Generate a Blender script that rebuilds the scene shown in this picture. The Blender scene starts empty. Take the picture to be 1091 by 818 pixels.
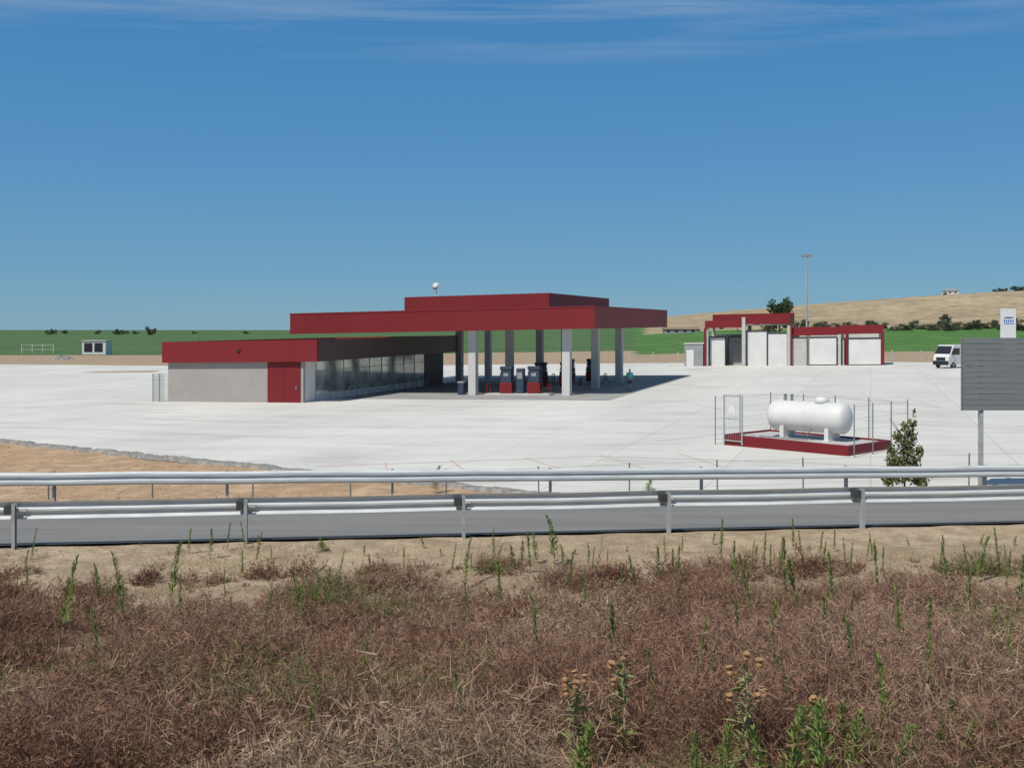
import bpy, math, random
import numpy as np
from mathutils import Vector, Matrix
random.seed(7); RNG = np.random.default_rng(7)
SC = bpy.context.scene; COL = SC.collection
F = 1091.0; CX = 545.5; HZ = 351.0; EYE = 5.1
R = math.radians

# ------------------------------------------------------------------ terrain
C8, S8 = math.cos(R(8.3)), math.sin(R(8.3))
def sm(t):
    t = np.clip(t, 0, 1); return t*t*(3-2*t)
def lz(x): return 0.018*np.clip(np.asarray(x, float)-4, -40, 45)
def sn(x, y): return (x+8.83)*C8+(y-18.16)*S8, -(x+8.83)*S8+(y-18.16)*C8
def roadpt(s, n): return (-8.83+s*C8-n*S8, 18.16+s*S8+n*C8)
TAB = RNG.random((64, 64))
def vn(x, y, sc, k=0):
    x = np.asarray(x, float)/sc+17.3*k+100; y = np.asarray(y, float)/sc+9.1*k+100
    xi = np.floor(x).astype(int); yi = np.floor(y).astype(int); fx = sm(x-xi); fy = sm(y-yi)
    a = TAB[xi % 64, yi % 64]; b = TAB[(xi+1) % 64, yi % 64]; c = TAB[xi % 64, (yi+1) % 64]; d = TAB[(xi+1) % 64, (yi+1) % 64]
    return (a*(1-fx)+b*fx)*(1-fy)+(c*(1-fx)+d*fx)*fy
def roadz(s, n):
    sc = np.clip(s, -40, 70); zN = 1.22-.006*sc; zF = .95-.0125*sc
    return zN+(zF-zN)*np.clip(n/6.3, 0, 1)
def terr(x, y):
    x = np.asarray(x, float); y = np.asarray(y, float)
    s, n = sn(x, y)
    sc = np.clip(s, -40, 70); zN = 1.22-.006*sc; zF = .95-.0125*sc
    base = lz(x)-.06
    base = base+4.3*sm((y-170)/330)*sm((x-10)/90)+2.2*sm((y-300)/2500)
    prof = np.interp(x, [40, 70, 95, 125, 163, 227, 292, 350, 600, 2000], [0, 1.5, 4, 9, 13.5, 19, 23.5, 27, 35, 40])
    base = base+prof*sm((y-400)/330)*(1-.5*sm((y-900)/1500))
    base = base+np.where(y > 120, .15*(vn(x, y, 9, 5)-.5), 0)
    base = base+np.where(y < 80, (.10*(vn(x, y, 2.3, 3)-.5)-.02)*(1-sm((y-40)/15)), 0)*np.where(x < 3, 1, 0)
    m = -n
    emb = np.interp(m, [0, 1.2, 4, 6, 9, 12, 15, 18, 30], [0, -.05, 0, .2, .7, 1.4, 2.1, 2.25, 2.3])
    zn = zN+emb+sm((m-.4)/2.5)*(.22*(vn(x, y, 1.7, 1)-.5)+.10*(vn(x, y, .6, 2)-.5))+.03*(vn(x, y, .5, 2)-.5)
    dep = .06*sm((n-.15)/.15)*(1-sm((n-6.05)/.2))
    zr = roadz(s, n)-dep
    zf = zF+(base-zF)*sm((n-6.9)/3.3)
    return np.where(n < 0, zn, np.where(n < 6.9, zr, zf))
def T(x, y): return float(terr(x, y))
def ground_at(px, py):
    for Y in np.concatenate([np.arange(3, 60, .04), np.arange(60, 900, .5)]):
        x = (px-CX)/F*Y; z = EYE-(py-HZ)/F*Y
        if z <= T(x, Y): return x, float(Y), T(x, Y)
    return x, float(Y), T(x, Y)

# ------------------------------------------------------------------ materials
def base_mat(name):
    m = bpy.data.materials.new(name); m.use_nodes = True
    return m, m.node_tree.nodes, m.node_tree.links, m.node_tree.nodes['Principled BSDF']
def mat(name, col, rough=.8, var=.12, scale=3., metal=0., bump=0., spec=.4, stretch=(1, 1, 1), col2=None, detail=5):
    m, N, L, P = base_mat(name)
    g = N.new('ShaderNodeNewGeometry'); mp = N.new('ShaderNodeMapping'); mp.inputs['Scale'].default_value = stretch
    L.new(g.outputs['Position'], mp.inputs['Vector'])
    n = N.new('ShaderNodeTexNoise'); n.inputs['Scale'].default_value = scale; n.inputs['Detail'].default_value = detail
    L.new(mp.outputs[0], n.inputs['Vector'])
    r = N.new('ShaderNodeValToRGB'); r.color_ramp.elements[0].position = .3; r.color_ramp.elements[1].position = .7
    c2 = col2 if col2 else [min(1, c*(1+var)) for c in col]
    c1 = col if col2 else [c*(1-var) for c in col]
    r.color_ramp.elements[0].color = (*c1, 1); r.color_ramp.elements[1].color = (*c2, 1)
    L.new(n.outputs[0], r.inputs[0]); L.new(r.outputs[0], P.inputs['Base Color'])
    P.inputs['Roughness'].default_value = rough; P.inputs['Metallic'].default_value = metal
    P.inputs['Specular IOR Level'].default_value = spec
    if bump:
        b = N.new('ShaderNodeBump'); b.inputs['Strength'].default_value = bump; b.inputs['Distance'].default_value = .05
        L.new(n.outputs[0], b.inputs['Height']); L.new(b.outputs[0], P.inputs['Normal'])
    return m
def multi_mat(name, cols, scales, rough=.95, bump=.4, bumpscale=30, bdist=.03, litter=None):
    """cols: list of 3 colours mixed by two noises, plus a fine speckle; litter: a darker colour taking over down the bank away from the road"""
    m, N, L, P = base_mat(name)
    g = N.new('ShaderNodeNewGeometry')
    cur = None
    for i, c in enumerate(cols):
        if cur is None:
            rgb = N.new('ShaderNodeRGB'); rgb.outputs[0].default_value = (*c, 1); cur = rgb.outputs[0]; continue
        n = N.new('ShaderNodeTexNoise'); n.inputs['Scale'].default_value = scales[i-1]; n.inputs['Detail'].default_value = 7
        n.inputs['Roughness'].default_value = .65
        L.new(g.outputs['Position'], n.inputs['Vector'])
        r = N.new('ShaderNodeMapRange'); r.inputs[1].default_value = .42; r.inputs[2].default_value = .6
        L.new(n.outputs[0], r.inputs[0])
        mx = N.new('ShaderNodeMix'); mx.data_type = 'RGBA'
        L.new(r.outputs[0], mx.inputs[0]); L.new(cur, mx.inputs[6]); mx.inputs[7].default_value = (*c, 1); cur = mx.outputs[2]
    if litter:
        d = N.new('ShaderNodeVectorMath'); d.operation = 'DOT_PRODUCT'; d.inputs[1].default_value = (-S8, C8, 0); L.new(g.outputs['Position'], d.inputs[0])
        n = N.new('ShaderNodeTexNoise'); n.inputs['Scale'].default_value = .9; n.inputs['Detail'].default_value = 6; L.new(g.outputs['Position'], n.inputs['Vector'])
        a = N.new('ShaderNodeMath'); a.operation = 'MULTIPLY_ADD'; a.inputs[1].default_value = 9.; L.new(n.outputs[0], a.inputs[0]); L.new(d.outputs['Value'], a.inputs[2])
        off = 8.83*S8+18.16*C8
        r = N.new('ShaderNodeMapRange'); r.inputs[1].default_value = off-1.6+4.5; r.inputs[2].default_value = off-5.4+4.5; r.inputs[3].default_value = 0; r.inputs[4].default_value = .55
        L.new(a.outputs[0], r.inputs[0])
        mx = N.new('ShaderNodeMix'); mx.data_type = 'RGBA'; L.new(r.outputs[0], mx.inputs[0]); L.new(cur, mx.inputs[6]); mx.inputs[7].default_value = (*litter, 1); cur = mx.outputs[2]
    f = N.new('ShaderNodeTexNoise'); f.inputs['Scale'].default_value = bumpscale; f.inputs['Detail'].default_value = 4
    L.new(g.outputs['Position'], f.inputs['Vector'])
    r = N.new('ShaderNodeMapRange'); r.inputs[1].default_value = .3; r.inputs[2].default_value = .7; r.inputs[3].default_value = .7; r.inputs[4].default_value = 1.2
    L.new(f.outputs[0], r.inputs[0])
    mx = N.new('ShaderNodeMix'); mx.data_type = 'RGBA'; mx.blend_type = 'MULTIPLY'; mx.inputs[0].default_value = 1
    L.new(cur, mx.inputs[6]); L.new(r.outputs[0], mx.inputs[7]); L.new(mx.outputs[2], P.inputs['Base Color'])
    b = N.new('ShaderNodeBump'); b.inputs['Strength'].default_value = bump; b.inputs['Distance'].default_value = bdist
    L.new(f.outputs[0], b.inputs['Height']); L.new(b.outputs[0], P.inputs['Normal'])
    P.inputs['Roughness'].default_value = rough; P.inputs['Specular IOR Level'].default_value = .15
    return m
def veg_mat(name, transl=.25):
    m, N, L, P = base_mat(name); N.remove(P)
    a = N.new('ShaderNodeAttribute'); a.attribute_name = 'Col'
    d = N.new('ShaderNodeBsdfDiffuse'); t = N.new('ShaderNodeBsdfTranslucent'); mx = N.new('ShaderNodeMixShader'); mx.inputs[0].default_value = transl
    L.new(a.outputs['Color'], d.inputs[0]); L.new(a.outputs['Color'], t.inputs[0])
    L.new(d.outputs[0], mx.inputs[1]); L.new(t.outputs[0], mx.inputs[2]); L.new(mx.outputs[0], N['Material Output'].inputs[0])
    return m

M = {}
M['soil'] = multi_mat('dry sandy soil', [(.38, .29, .19), (.46, .36, .25), (.30, .225, .15)], [.5, 2.2], bump=.6, bumpscale=22, litter=(.23, .155, .105))
M['sand'] = multi_mat('orange sandy soil', [(.44, .30, .185), (.52, .37, .245), (.36, .245, .15)], [.3, 1.5], bump=.6, bumpscale=12)
M['hill'] = multi_mat('stubble hillside', [(.38, .295, .185), (.44, .35, .225), (.31, .245, .155)], [.012, .03], bump=.0, bumpscale=.2)
M['cropL'] = multi_mat('dark green crop', [(.082, .15, .055), (.115, .185, .072), (.068, .13, .05)], [.02, .12], bump=.8, bumpscale=1.2, bdist=.5)
M['cropR'] = multi_mat('bright green crop', [(.085, .19, .045), (.115, .23, .058), (.07, .155, .04)], [.03, .15], bump=.8, bumpscale=1.2, bdist=.5)
M['gravel'] = multi_mat('gravel bank', [(.28, .265, .25), (.36, .34, .31), (.20, .19, .18)], [1.2, 4.], bump=.8, bumpscale=16, bdist=.05)
M['asphalt'] = mat('worn asphalt', (.192, .188, .180), .9, .14, .7, bump=.15, stretch=(.3, 2, 1))
M['forecourt'] = mat('forecourt paving', (.31, .305, .295), .85, .12, .35)
M['line'] = mat('faded white road paint', (.42, .42, .41), .8, .25, 6)
M['redline'] = mat('faded red floor paint', (.57, .43, .40), .8, .12, 2)
M['red'] = mat('red metal cladding', (.178, .0165, .0195), .55, .07, .6, spec=.25, stretch=(1, 1, .2))
M['reddoor'] = mat('red painted door', (.165, .015, .019), .5, .06, 1., spec=.25)
M['darkred'] = mat('dark brown cladding', (.08, .05, .05), .5, .1, .8)
M['wallgrey'] = mat('pale grey rendered wall', (.325, .30, .285), .9, .06, .9)
M['white'] = mat('white paint', (.62, .62, .61), .5, .05, 1.5)
M['whitewall'] = mat('white wall panel', (.62, .62, .61), .6, .06, .7)
M['conc'] = mat('pale concrete', (.46, .45, .43), .85, .1, 1.5)
M['pillar'] = mat('light grey pillar paint', (.52, .52, .51), .7, .06, .8)
M['soffit'] = mat('grey soffit panels', (.42, .42, .42), .7, .08, .6)
M['galv'] = mat('galvanised steel', (.53, .555, .56), .5, .14, 3., metal=.1, stretch=(.6, .6, 6))
M['galvpost'] = mat('weathered galvanised post', (.36, .375, .38), .6, .14, 5., metal=.1)
M['galvdark'] = mat('dark galvanised steel', (.05, .053, .055), .6, .2, 6., metal=.1)
M['steel'] = mat('thin grey steel', (.25, .26, .27), .5, .1, 3., metal=.5)
M['signback'] = mat('grey aluminium sign back', (.20, .215, .22), .55, .08, 2.5, metal=.1, stretch=(.5, .5, 6))
M['black'] = mat('black plastic', (.02, .02, .022), .5, .2, 4.)
M['dark'] = mat('blue grey casing', (.035, .052, .085), .5, .15, 2.)
M['grey'] = mat('mid grey panel', (.27, .28, .29), .6, .1, 1.)
M['frame'] = mat('dark panel frame', (.06, .055, .055), .6, .1, 1.)
M['glass'] = mat('window glass with painted reflection', (.40, .43, .39), .07, .5, .7, metal=.35, spec=.8)  # pale uneven base colour painted in for bright reflections
M['carglass'] = mat('vehicle glass', (.02, .024, .028), .08, .1, 1., spec=.7)
M['blue'] = mat('blue sign print', (.04, .14, .42), .6, .05, 4.)
M['skin'] = mat('skin', (.50, .30, .22), .6, .05, 10.)
M['teal'] = mat('teal cotton', (.10, .62, .60), .9, .05, 20.)
M['cloth'] = mat('dark shorts cloth', (.08, .09, .13), .9, .1, 20.)
M['hair'] = mat('dark hair', (.03, .02, .015), .7, .2, 30.)
M['bark'] = mat('bark', (.10, .075, .05), .95, .3, 6.)
M['tile'] = mat('brown roof tiles', (.24, .16, .12), .9, .2, 2.)
M['rubble'] = multi_mat('rubble', [(.30, .28, .25), (.40, .37, .32), (.18, .17, .16)], [.5, 2.], bump=1, bumpscale=3, bdist=.3)
M['veg'] = veg_mat('plant matter')
M['yellow'] = mat('lamp lens', (.75, .72, .6), .3, .05, 3.)

def lot_mat():
    m, N, L, P = base_mat('pale concrete paving')
    g = N.new('ShaderNodeNewGeometry')
    mp = N.new('ShaderNodeMapping'); mp.inputs['Rotation'].default_value = (0, 0, R(19.3)); L.new(g.outputs['Position'], mp.inputs[0])
    def noise(scale, stretch, det=6):
        q = N.new('ShaderNodeMapping'); q.inputs['Scale'].default_value = stretch; L.new(mp.outputs[0], q.inputs[0])
        n = N.new('ShaderNodeTexNoise'); n.inputs['Scale'].default_value = scale; n.inputs['Detail'].default_value = det; n.inputs['Roughness'].default_value = .6
        L.new(q.outputs[0], n.inputs[0]); return n.outputs[0]
    def rng(s, a, b, c, d):
        r = N.new('ShaderNodeMapRange'); r.inputs[1].default_value = a; r.inputs[2].default_value = b; r.inputs[3].default_value = c; r.inputs[4].default_value = d
        L.new(s, r.inputs[0]); return r.outputs[0]
    br = N.new('ShaderNodeTexBrick'); br.inputs['Scale'].default_value = 1; br.inputs['Brick Width'].default_value = 5; br.inputs['Row Height'].default_value = 5
    br.offset = 0; br.inputs['Mortar Size'].default_value = .03; br.inputs['Color1'].default_value = (.94, .94, .94, 1); br.inputs['Color2'].default_value = (1, 1, 1, 1); br.inputs['Mortar'].default_value = (.78, .78, .77, 1)
    br.inputs['Bias'].default_value = 0
    L.new(mp.outputs[0], br.inputs[0])
    def mul(a, b):
        x = N.new('ShaderNodeMix'); x.data_type = 'RGBA'; x.blend_type = 'MULTIPLY'; x.inputs[0].default_value = 1
        L.new(a, x.inputs[6]); L.new(b, x.inputs[7]); return x.outputs[2]
    rgb = N.new('ShaderNodeRGB'); rgb.outputs[0].default_value = (.64, .63, .585, 1)
    c = mul(rgb.outputs[0], br.outputs[0])
    c = mul(c, rng(noise(.12, (1, .25, 1)), .3, .7, .87, 1.06))
    c = mul(c, rng(noise(.9, (.15, 1, 1)), .3, .7, .90, 1.05))
    c = mul(c, rng(noise(.35, (.5, 1, 1), 9), .52, .72, 1.0, .84))
    L.new(c, P.inputs['Base Color']); P.inputs['Roughness'].default_value = .85; P.inputs['Specular IOR Level'].default_value = .25
    return m
M['lot'] = lot_mat()

# ------------------------------------------------------------------ builders
def tag(o, label=None, cat=None, group=None, kind=None):
    if label: o['label'] = label
    if cat: o['category'] = cat
    if group: o['group'] = group
    if kind: o['kind'] = kind
    return o
def empty(name, loc, label=None, cat=None, group=None, rz=0):
    o = bpy.data.objects.new(name, None); COL.objects.link(o); o.location = loc; o.rotation_euler = (0, 0, rz); o.empty_display_size = .2
    return tag(o, label, cat, group)
def children(o): return [c for c in bpy.data.objects if c.parent == o]
def copy_tree(o, parent=None):
    c = o.copy(); COL.objects.link(c); c.parent = parent
    for ch in children(o): copy_tree(ch, c)
    return c
def link(name, me, parent=None):
    o = bpy.data.objects.new(name, me); COL.objects.link(o); o.parent = parent; return o
class MB:
    def __init__(s, xf=None): s.v = []; s.f = []; s.xf = xf
    def add(s, vs, fs):
        k = len(s.v)
        if s.xf: vs = [s.xf(*p) for p in vs]
        s.v += [tuple(float(c) for c in p) for p in vs]; s.f += [tuple(k+i for i in f) for f in fs]; return s
    def box(s, x0, x1, y0, y1, z0, z1):
        return s.add([(x0, y0, z0), (x1, y0, z0), (x1, y1, z0), (x0, y1, z0), (x0, y0, z1), (x1, y0, z1), (x1, y1, z1), (x0, y1, z1)],
                     [(3, 2, 1, 0), (4, 5, 6, 7), (0, 1, 5, 4), (1, 2, 6, 5), (2, 3, 7, 6), (3, 0, 4, 7)])
    def tube(s, p, q, r0, r1=None, n=8):
        return s.path([p, q], [r0, r0 if r1 is None else r1], n)
    def path(s, pts, rs, n=8):
        pts = [Vector(p) for p in pts]; vs = []; fs = []
        if not hasattr(rs, '__len__'): rs = [rs]*len(pts)
        for i, p in enumerate(pts):
            d = (pts[min(i+1, len(pts)-1)]-pts[max(i-1, 0)]).normalized()
            up = Vector((0, 0, 1)) if abs(d.z) < .9 else Vector((1, 0, 0))
            a = d.cross(up).normalized(); b = d.cross(a)
            for k in range(n):
                t = 2*math.pi*k/n; vs.append(p+(a*math.cos(t)+b*math.sin(t))*rs[i])
        for i in range(len(pts)-1):
            for k in range(n): fs.append((i*n+k, i*n+(k+1) % n, (i+1)*n+(k+1) % n, (i+1)*n+k))
        fs.append(tuple(range(n-1, -1, -1))); fs.append(tuple((len(pts)-1)*n+k for k in range(n)))
        return s.add(vs, fs)
    def lathe(s, prof, org, axis, n=24):
        org = Vector(org); ax = Vector(axis).normalized(); up = Vector((0, 0, 1)) if abs(ax.z) < .9 else Vector((1, 0, 0))
        a = ax.cross(up).normalized(); b = ax.cross(a); vs = []; fs = []
        for r, h in prof:
            for k in range(n):
                t = 2*math.pi*k/n; vs.append(org+ax*h+(a*math.cos(t)+b*math.sin(t))*r)
        for i in range(len(prof)-1):
            for k in range(n): fs.append((i*n+k, i*n+(k+1) % n, (i+1)*n+(k+1) % n, (i+1)*n+k))
        fs.append(tuple(range(n-1, -1, -1))); fs.append(tuple((len(prof)-1)*n+k for k in range(n)))
        return s.add(vs, fs)
    def prism(s, prof, y0, y1):
        n = len(prof); vs = [(x, y0, z) for x, z in prof]+[(x, y1, z) for x, z in prof]
        fs = [tuple(range(n)), tuple(range(2*n-1, n-1, -1))]+[(i, i+n, (i+1) % n+n, (i+1) % n) for i in range(n)]
        return s.add(vs, fs)
    def build(s, name, m, parent=None, smooth=False, bevel=0, off=True):
        o = Vector(parent.location) if (parent is not None and off) else Vector((0, 0, 0))
        if parent is not None and off and parent.parent is not None: o = o+Vector(parent.parent.location)
        me = bpy.data.meshes.new(name); me.from_pydata([tuple(Vector(p)-o) for p in s.v], [], s.f)
        me.materials.append(m)
        import bmesh
        bm = bmesh.new(); bm.from_mesh(me); bmesh.ops.recalc_face_normals(bm, faces=bm.faces[:]); bm.to_mesh(me); bm.free()
        if smooth:
            for p in me.polygons: p.use_smooth = True
        ob = link(name, me, parent)
        if bevel:
            b = ob.modifiers.new('bevel', 'BEVEL'); b.width = bevel; b.segments = 2; b.limit_method = 'ANGLE'
        return ob
def np_mesh(name, V, k, cols, m):
    me = bpy.data.meshes.new(name); n = len(V)
    me.vertices.add(n); me.vertices.foreach_set('co', np.ascontiguousarray(V, dtype=np.float32).ravel())
    me.loops.add(n); me.loops.foreach_set('vertex_index', np.arange(n, dtype=np.int32))
    me.polygons.add(n//k); me.polygons.foreach_set('loop_start', np.arange(0, n, k, dtype=np.int32))
    me.update(calc_edges=True)
    a = me.attributes.new('Col', 'FLOAT_COLOR', 'POINT')
    c = np.ones((n, 4), np.float32); c[:, :3] = cols; a.data.foreach_set('color', c.ravel())
    me.materials.append(m); me.validate(); return me
def grid_sheet(name, X, Y, Z, m):
    ni, nj = X.shape
    idx = np.arange(ni*nj).reshape(ni, nj)
    q = np.stack([idx[:-1, :-1], idx[1:, :-1], idx[1:, 1:], idx[:-1, 1:]], -1).reshape(-1, 4)
    me = bpy.data.meshes.new(name); me.from_pydata(np.stack([X, Y, Z], -1).reshape(-1, 3).tolist(), [], q.tolist()); me.materials.append(m)
    for p in me.polygons: p.use_smooth = True
    return tag(link(name, me), kind='structure')

# ------------------------------------------------------------------ ground sheet (ground, fields, hill)
gp = [14.0]
while gp[-1] < 6000: gp.append(gp[-1]*1.08+.05)
xs = np.array([-g for g in gp[::-1]]+list(np.linspace(-13.7, 13.7, 110))+gp)
ys = [*np.linspace(-6, 42, 190)]
while ys[-1] < 6500: ys.append(ys[-1]*1.022)
ys = np.array(ys)
X, Y = np.meshgrid(xs, ys, indexing='ij'); Z = terr(X, Y)
cxm = (X[:-1, :-1]+X[1:, 1:])/2; cym = (Y[:-1, :-1]+Y[1:, 1:])/2
wob = 14*(vn(cxm, cym, 40, 7)-.5)
cls = np.zeros(cxm.shape, int)
left = cxm < .12*cym
cls[(cym > 232+wob) & left] = 1
cls[(cym > 196+wob*.6) & ~left & (cxm > 0)] = 2
cls[(cym > 445+wob) & (cxm > .13*cym)] = 3
cls[(sn(cxm, cym)[1] > 6.9) & (cym < 95)] = 4
idx = np.arange(X.size).reshape(X.shape)
quads = np.stack([idx[:-1, :-1], idx[1:, :-1], idx[1:, 1:], idx[:-1, 1:]], -1)
allv = np.stack([X, Y, Z], -1).reshape(-1, 3)
for k, (nm, mk) in enumerate([('ground', 'soil'), ('crop_field', 'cropL'), ('crop_field', 'cropR'), ('hill', 'hill'), ('sandy_ground', 'sand')]):
    q = quads[cls == k]; u, inv = np.unique(q.ravel(), return_inverse=True)
    me = bpy.data.meshes.new(nm); me.from_pydata(allv[u].tolist(), [], inv.reshape(-1, 4).tolist()); me.materials.append(M[mk])
    for p in me.polygons: p.use_smooth = True
    tag(link(nm, me), kind='structure')

# road
ss = np.linspace(-40, 80, 121); nn = np.linspace(.38, 6.0, 9)
S_, N_ = np.meshgrid(ss, nn, indexing='ij'); xr, yr = roadpt(S_, N_)
grid_sheet('road', xr, yr, roadz(S_, N_), M['asphalt'])
S_, N_ = np.meshgrid(ss, np.array([5.45, 5.57]), indexing='ij'); xr, yr = roadpt(S_, N_)
grid_sheet('road_edge_line', xr, yr, roadz(S_, N_)+.005, M['line'])
# concrete yard
lx = np.unique(np.concatenate([np.linspace(-150, 110, 131), [3.3, 49, -36, -25.8, -60, -85, 20, 60, 100]]))
lo = np.interp(lx, [-150, -60, -25.8, 3.3, 110], [187, 76.6, 51.7, 30.4, 46])
hi = np.interp(lx, [-150, -85, 20, 60, 110], [190, 171, 147, 132, 114])
tt = np.linspace(0, 1, 12)
X = np.repeat(lx[:, None], 12, 1); Y = lo[:, None]+(hi-lo)[:, None]*tt[None, :]
grid_sheet('concrete_yard', X, Y, lz(X), M['lot'])
# gravel bank along the yard edge
t = np.linspace(0, 1, 420); ex = np.interp(t, [0, .45, 1], [-75, -25.8, 2.5]); ey = np.interp(t, [0, .45, 1], [95.3, 51.7, 31.0])
w = np.linspace(-.3, .3, 10)
jit = (vn(ex, ey, .8, 30)-.5)*.4
X = ex[:, None]-.59*(w[None, :]+jit[:, None])*1.1; Y = ey[:, None]-.81*(w[None, :]+jit[:, None])*1.1
grid_sheet('gravel_strip', X, Y, lz(X)+.07*np.clip(1-(w[None, :]/.3)**2, 0, 1)*(.3+1.2*vn(X, Y, .16, 4))+.01-.10*(abs(w[None, :]) > .29), M['gravel'])

# ------------------------------------------------------------------ station frame
def frame(ox, oy, k=1.):
    def xf(a, b, w):
        a = a*k
        x = ox+.9438*a+.3305*b; y = oy-.3305*a+.9438*b
        return (x, y, w+float(lz(x)))
    return xf
ST = frame(4.26, 79.4)
def sheet_ab(name, xf, a0, a1, b0, b1, w, m, n=20):
    A, B = np.meshgrid(np.linspace(a0, a1, n), np.linspace(b0, b1, n), indexing='ij')
    P = np.array([xf(a, b, w) for a, b in zip(A.ravel(), B.ravel())]).reshape(n, n, 3)
    return grid_sheet(name, P[..., 0], P[..., 1], P[..., 2], m)
sheet_ab('forecourt_pavement', ST, -17.4, 4.6, -5.2, 31, .012, M['forecourt'])
# painted bay lines
mk = MB()
def lineXY(p, q, w=.05):
    p = Vector((*p, 0)); q = Vector((*q, 0)); d = (q-p).normalized(); nr = Vector((-d.y, d.x, 0))*w
    n = max(1, int((q-p).length/4))
    for i in range(n):
        a = p+(q-p)*i/n; b = p+(q-p)*(i+1)/n
        vs = [a-nr, b-nr, b+nr, a+nr]
        mk.add([(v.x, v.y, float(lz(v.x))+.006) for v in vs], [(0, 1, 2, 3)])
def lotpx(px, py):
    k = (px-CX)/F; d = (EYE+.072)/((py-HZ)/F+.018*k); return (k*d, d)
for a, b in [((335, 497), (640, 486)), ((640, 486), (1000, 498)), ((700, 470), (770, 462)), ((560, 488), (600, 500)), ((480, 490), (500, 505)),
             ((410, 493), (415, 506)), ((640, 485), (700, 503)), ((960, 452), (1091, 458)), ((905, 425), (1020, 436)), ((905, 425), (880, 418)),
             ((950, 429), (915, 419)), ((1000, 434), (955, 421)), ((120, 459), (330, 467)), ((150, 446), (330, 452)), ((740, 431), (770, 437)), ((720, 482), (790, 503))]:
    lineXY(lotpx(*a), lotpx(*b))
tag(mk.build('bay_marking', M['redline']), kind='structure')

# ------------------------------------------------------------------ canopy
c0 = ST(-10, 13, 0)
can = empty('fuel_canopy', c0, 'large flat red filling station canopy with raised red centre block on pale pillars', 'canopy')
A0, A1, B0, B1 = -23.7, 2.6, -1.5, 27.7; W0, W1 = 5.12, 6.80
m = MB(ST)
m.box(A0, A1, B0, B0+.25, W0, W1); m.box(A1-.25, A1, B0+.25, B1-.25, W0, W1); m.box(A0, A1, B1-.25, B1, W0, W1); m.box(A0, A0+.25, B0+.25, B1-.25, W0, W1)
m.build('fascia', M['red'], can)
MB(ST).box(A0+.25, A1-.25, B0+.25, B1-.25, W0+.08, W0+.3).build('soffit', M['soffit'], can)
MB(ST).box(A0+.25, A1-.25, B0+.25, B1-.25, W1-.4, W1-.25).build('roof_deck', M['grey'], can)
MB(ST).box(-15.75, -2.7, 4, 24.5, W1-.25, 8.12).build('upper_block', M['red'], can)
m = MB(ST); m.box(A0-.03, A1+.03, B0-.03, B0, W1-.07, W1+.05); m.box(A1, A1+.03, B0, B1, W1-.07, W1+.05); m.build('coping', M['red'], can)
for a, b in [(0, 0), (0, 8.75), (0, 17.5), (-7.8, 0), (-7.8, 8.75), (-7.8, 17.5), (-7.8, 26), (-16.3, 17.9), (-16.3, 26)]:
    MB(ST).box(a-.32, a+.32, b-.32, b+.32, -.1, W0+.09).build('pillar', M['pillar'], can, bevel=.03)
for a in (-20, -13, -10.5, -4, -2):
    for b in (2, 9, 16, 23): MB(ST).box(a-.35, a+.35, b-.35, b+.35, W0+.03, W0+.085).build('soffit_light', M['yellow'], can)
m = MB(ST); m.path([(-13.2, 5, 8.1), (-13.2, 5, 9.0)], .05, 8); ant = m.build('antenna_mast', M['white'], can)
c = ST(-13.2, 4.9, 9.0); MB().lathe([(.03, -.08), (.2, -.04), (.32, .06), (.34, .08)], c, (-.4, -.8, .35), 20).build('antenna_dish', M['white'], can, smooth=True)

# ------------------------------------------------------------------ store
sto = empty('station_shop', ST(-23.5, 3.5, 0), 'low grey walled station shop with red roof band, red door and glass front', 'building')
a0, a1, b0, b1, H = -29.75, -17.66, -9.5, 17.0, 3.06
m = MB(ST); m.box(a0, a1, b0, b0+.3, -.8, H); m.box(a0, a0+.3, b0+.3, b1-.3, -.8, H); m.box(a0, a1, b1-.3, b1, -.8, H)
m.build('wall', M['wallgrey'], sto)
PW = 1.75
MB(ST).box(a1-.28, a1, b0+.3, b0+PW, -.1, H).build('wall_panel', M['white'], sto)['label'] = 'white wall panel beside the glass front'
MB(ST).box(a1-.3, a1-.02, 12.6, b1-.3, -.1, H).build('wall_panel', M['darkred'], sto)['label'] = 'dark wall panel at the far end of the glass front'
dr = MB(ST).box(a1-3.05, a1-.22, b0-.05, b0+.02, -.02, H).build('door', M['reddoor'], sto)
MB(ST).box(a1-.6, a1-.5, b0-.12, b0-.05, 1.0, 1.25).build('handle', M['steel'], dr)
MB(ST).box(a1-1.66, a1-1.62, b0-.058, b0-.05, 0, H).build('door_seam', M['black'], dr)
f0, f1 = 3.06, 4.68
m = MB(ST); m.box(-30.05, -16.3, b0-.35, b0-.1, f0, f1); m.box(-30.05, -29.8, b0-.1, b1+.3, f0, f1); m.box(-29.8, -16.3, b1+.05, b1+.3, f0, f1)
m.build('roof_fascia', M['red'], sto)
MB(ST).box(-16.55, -16.3, b0-.1, b1+.05, f0, f1).build('roof_fascia', M['darkred'], sto)['label'] = 'dark brown fascia over the glass front'
MB(ST).box(-29.8, -16.55, b0-.1, b1+.05, f0+.06, f0+1.2).build('roof', M['grey'], sto)
nb = 9; wb = (12.5-(b0+PW+.05))/nb
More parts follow.
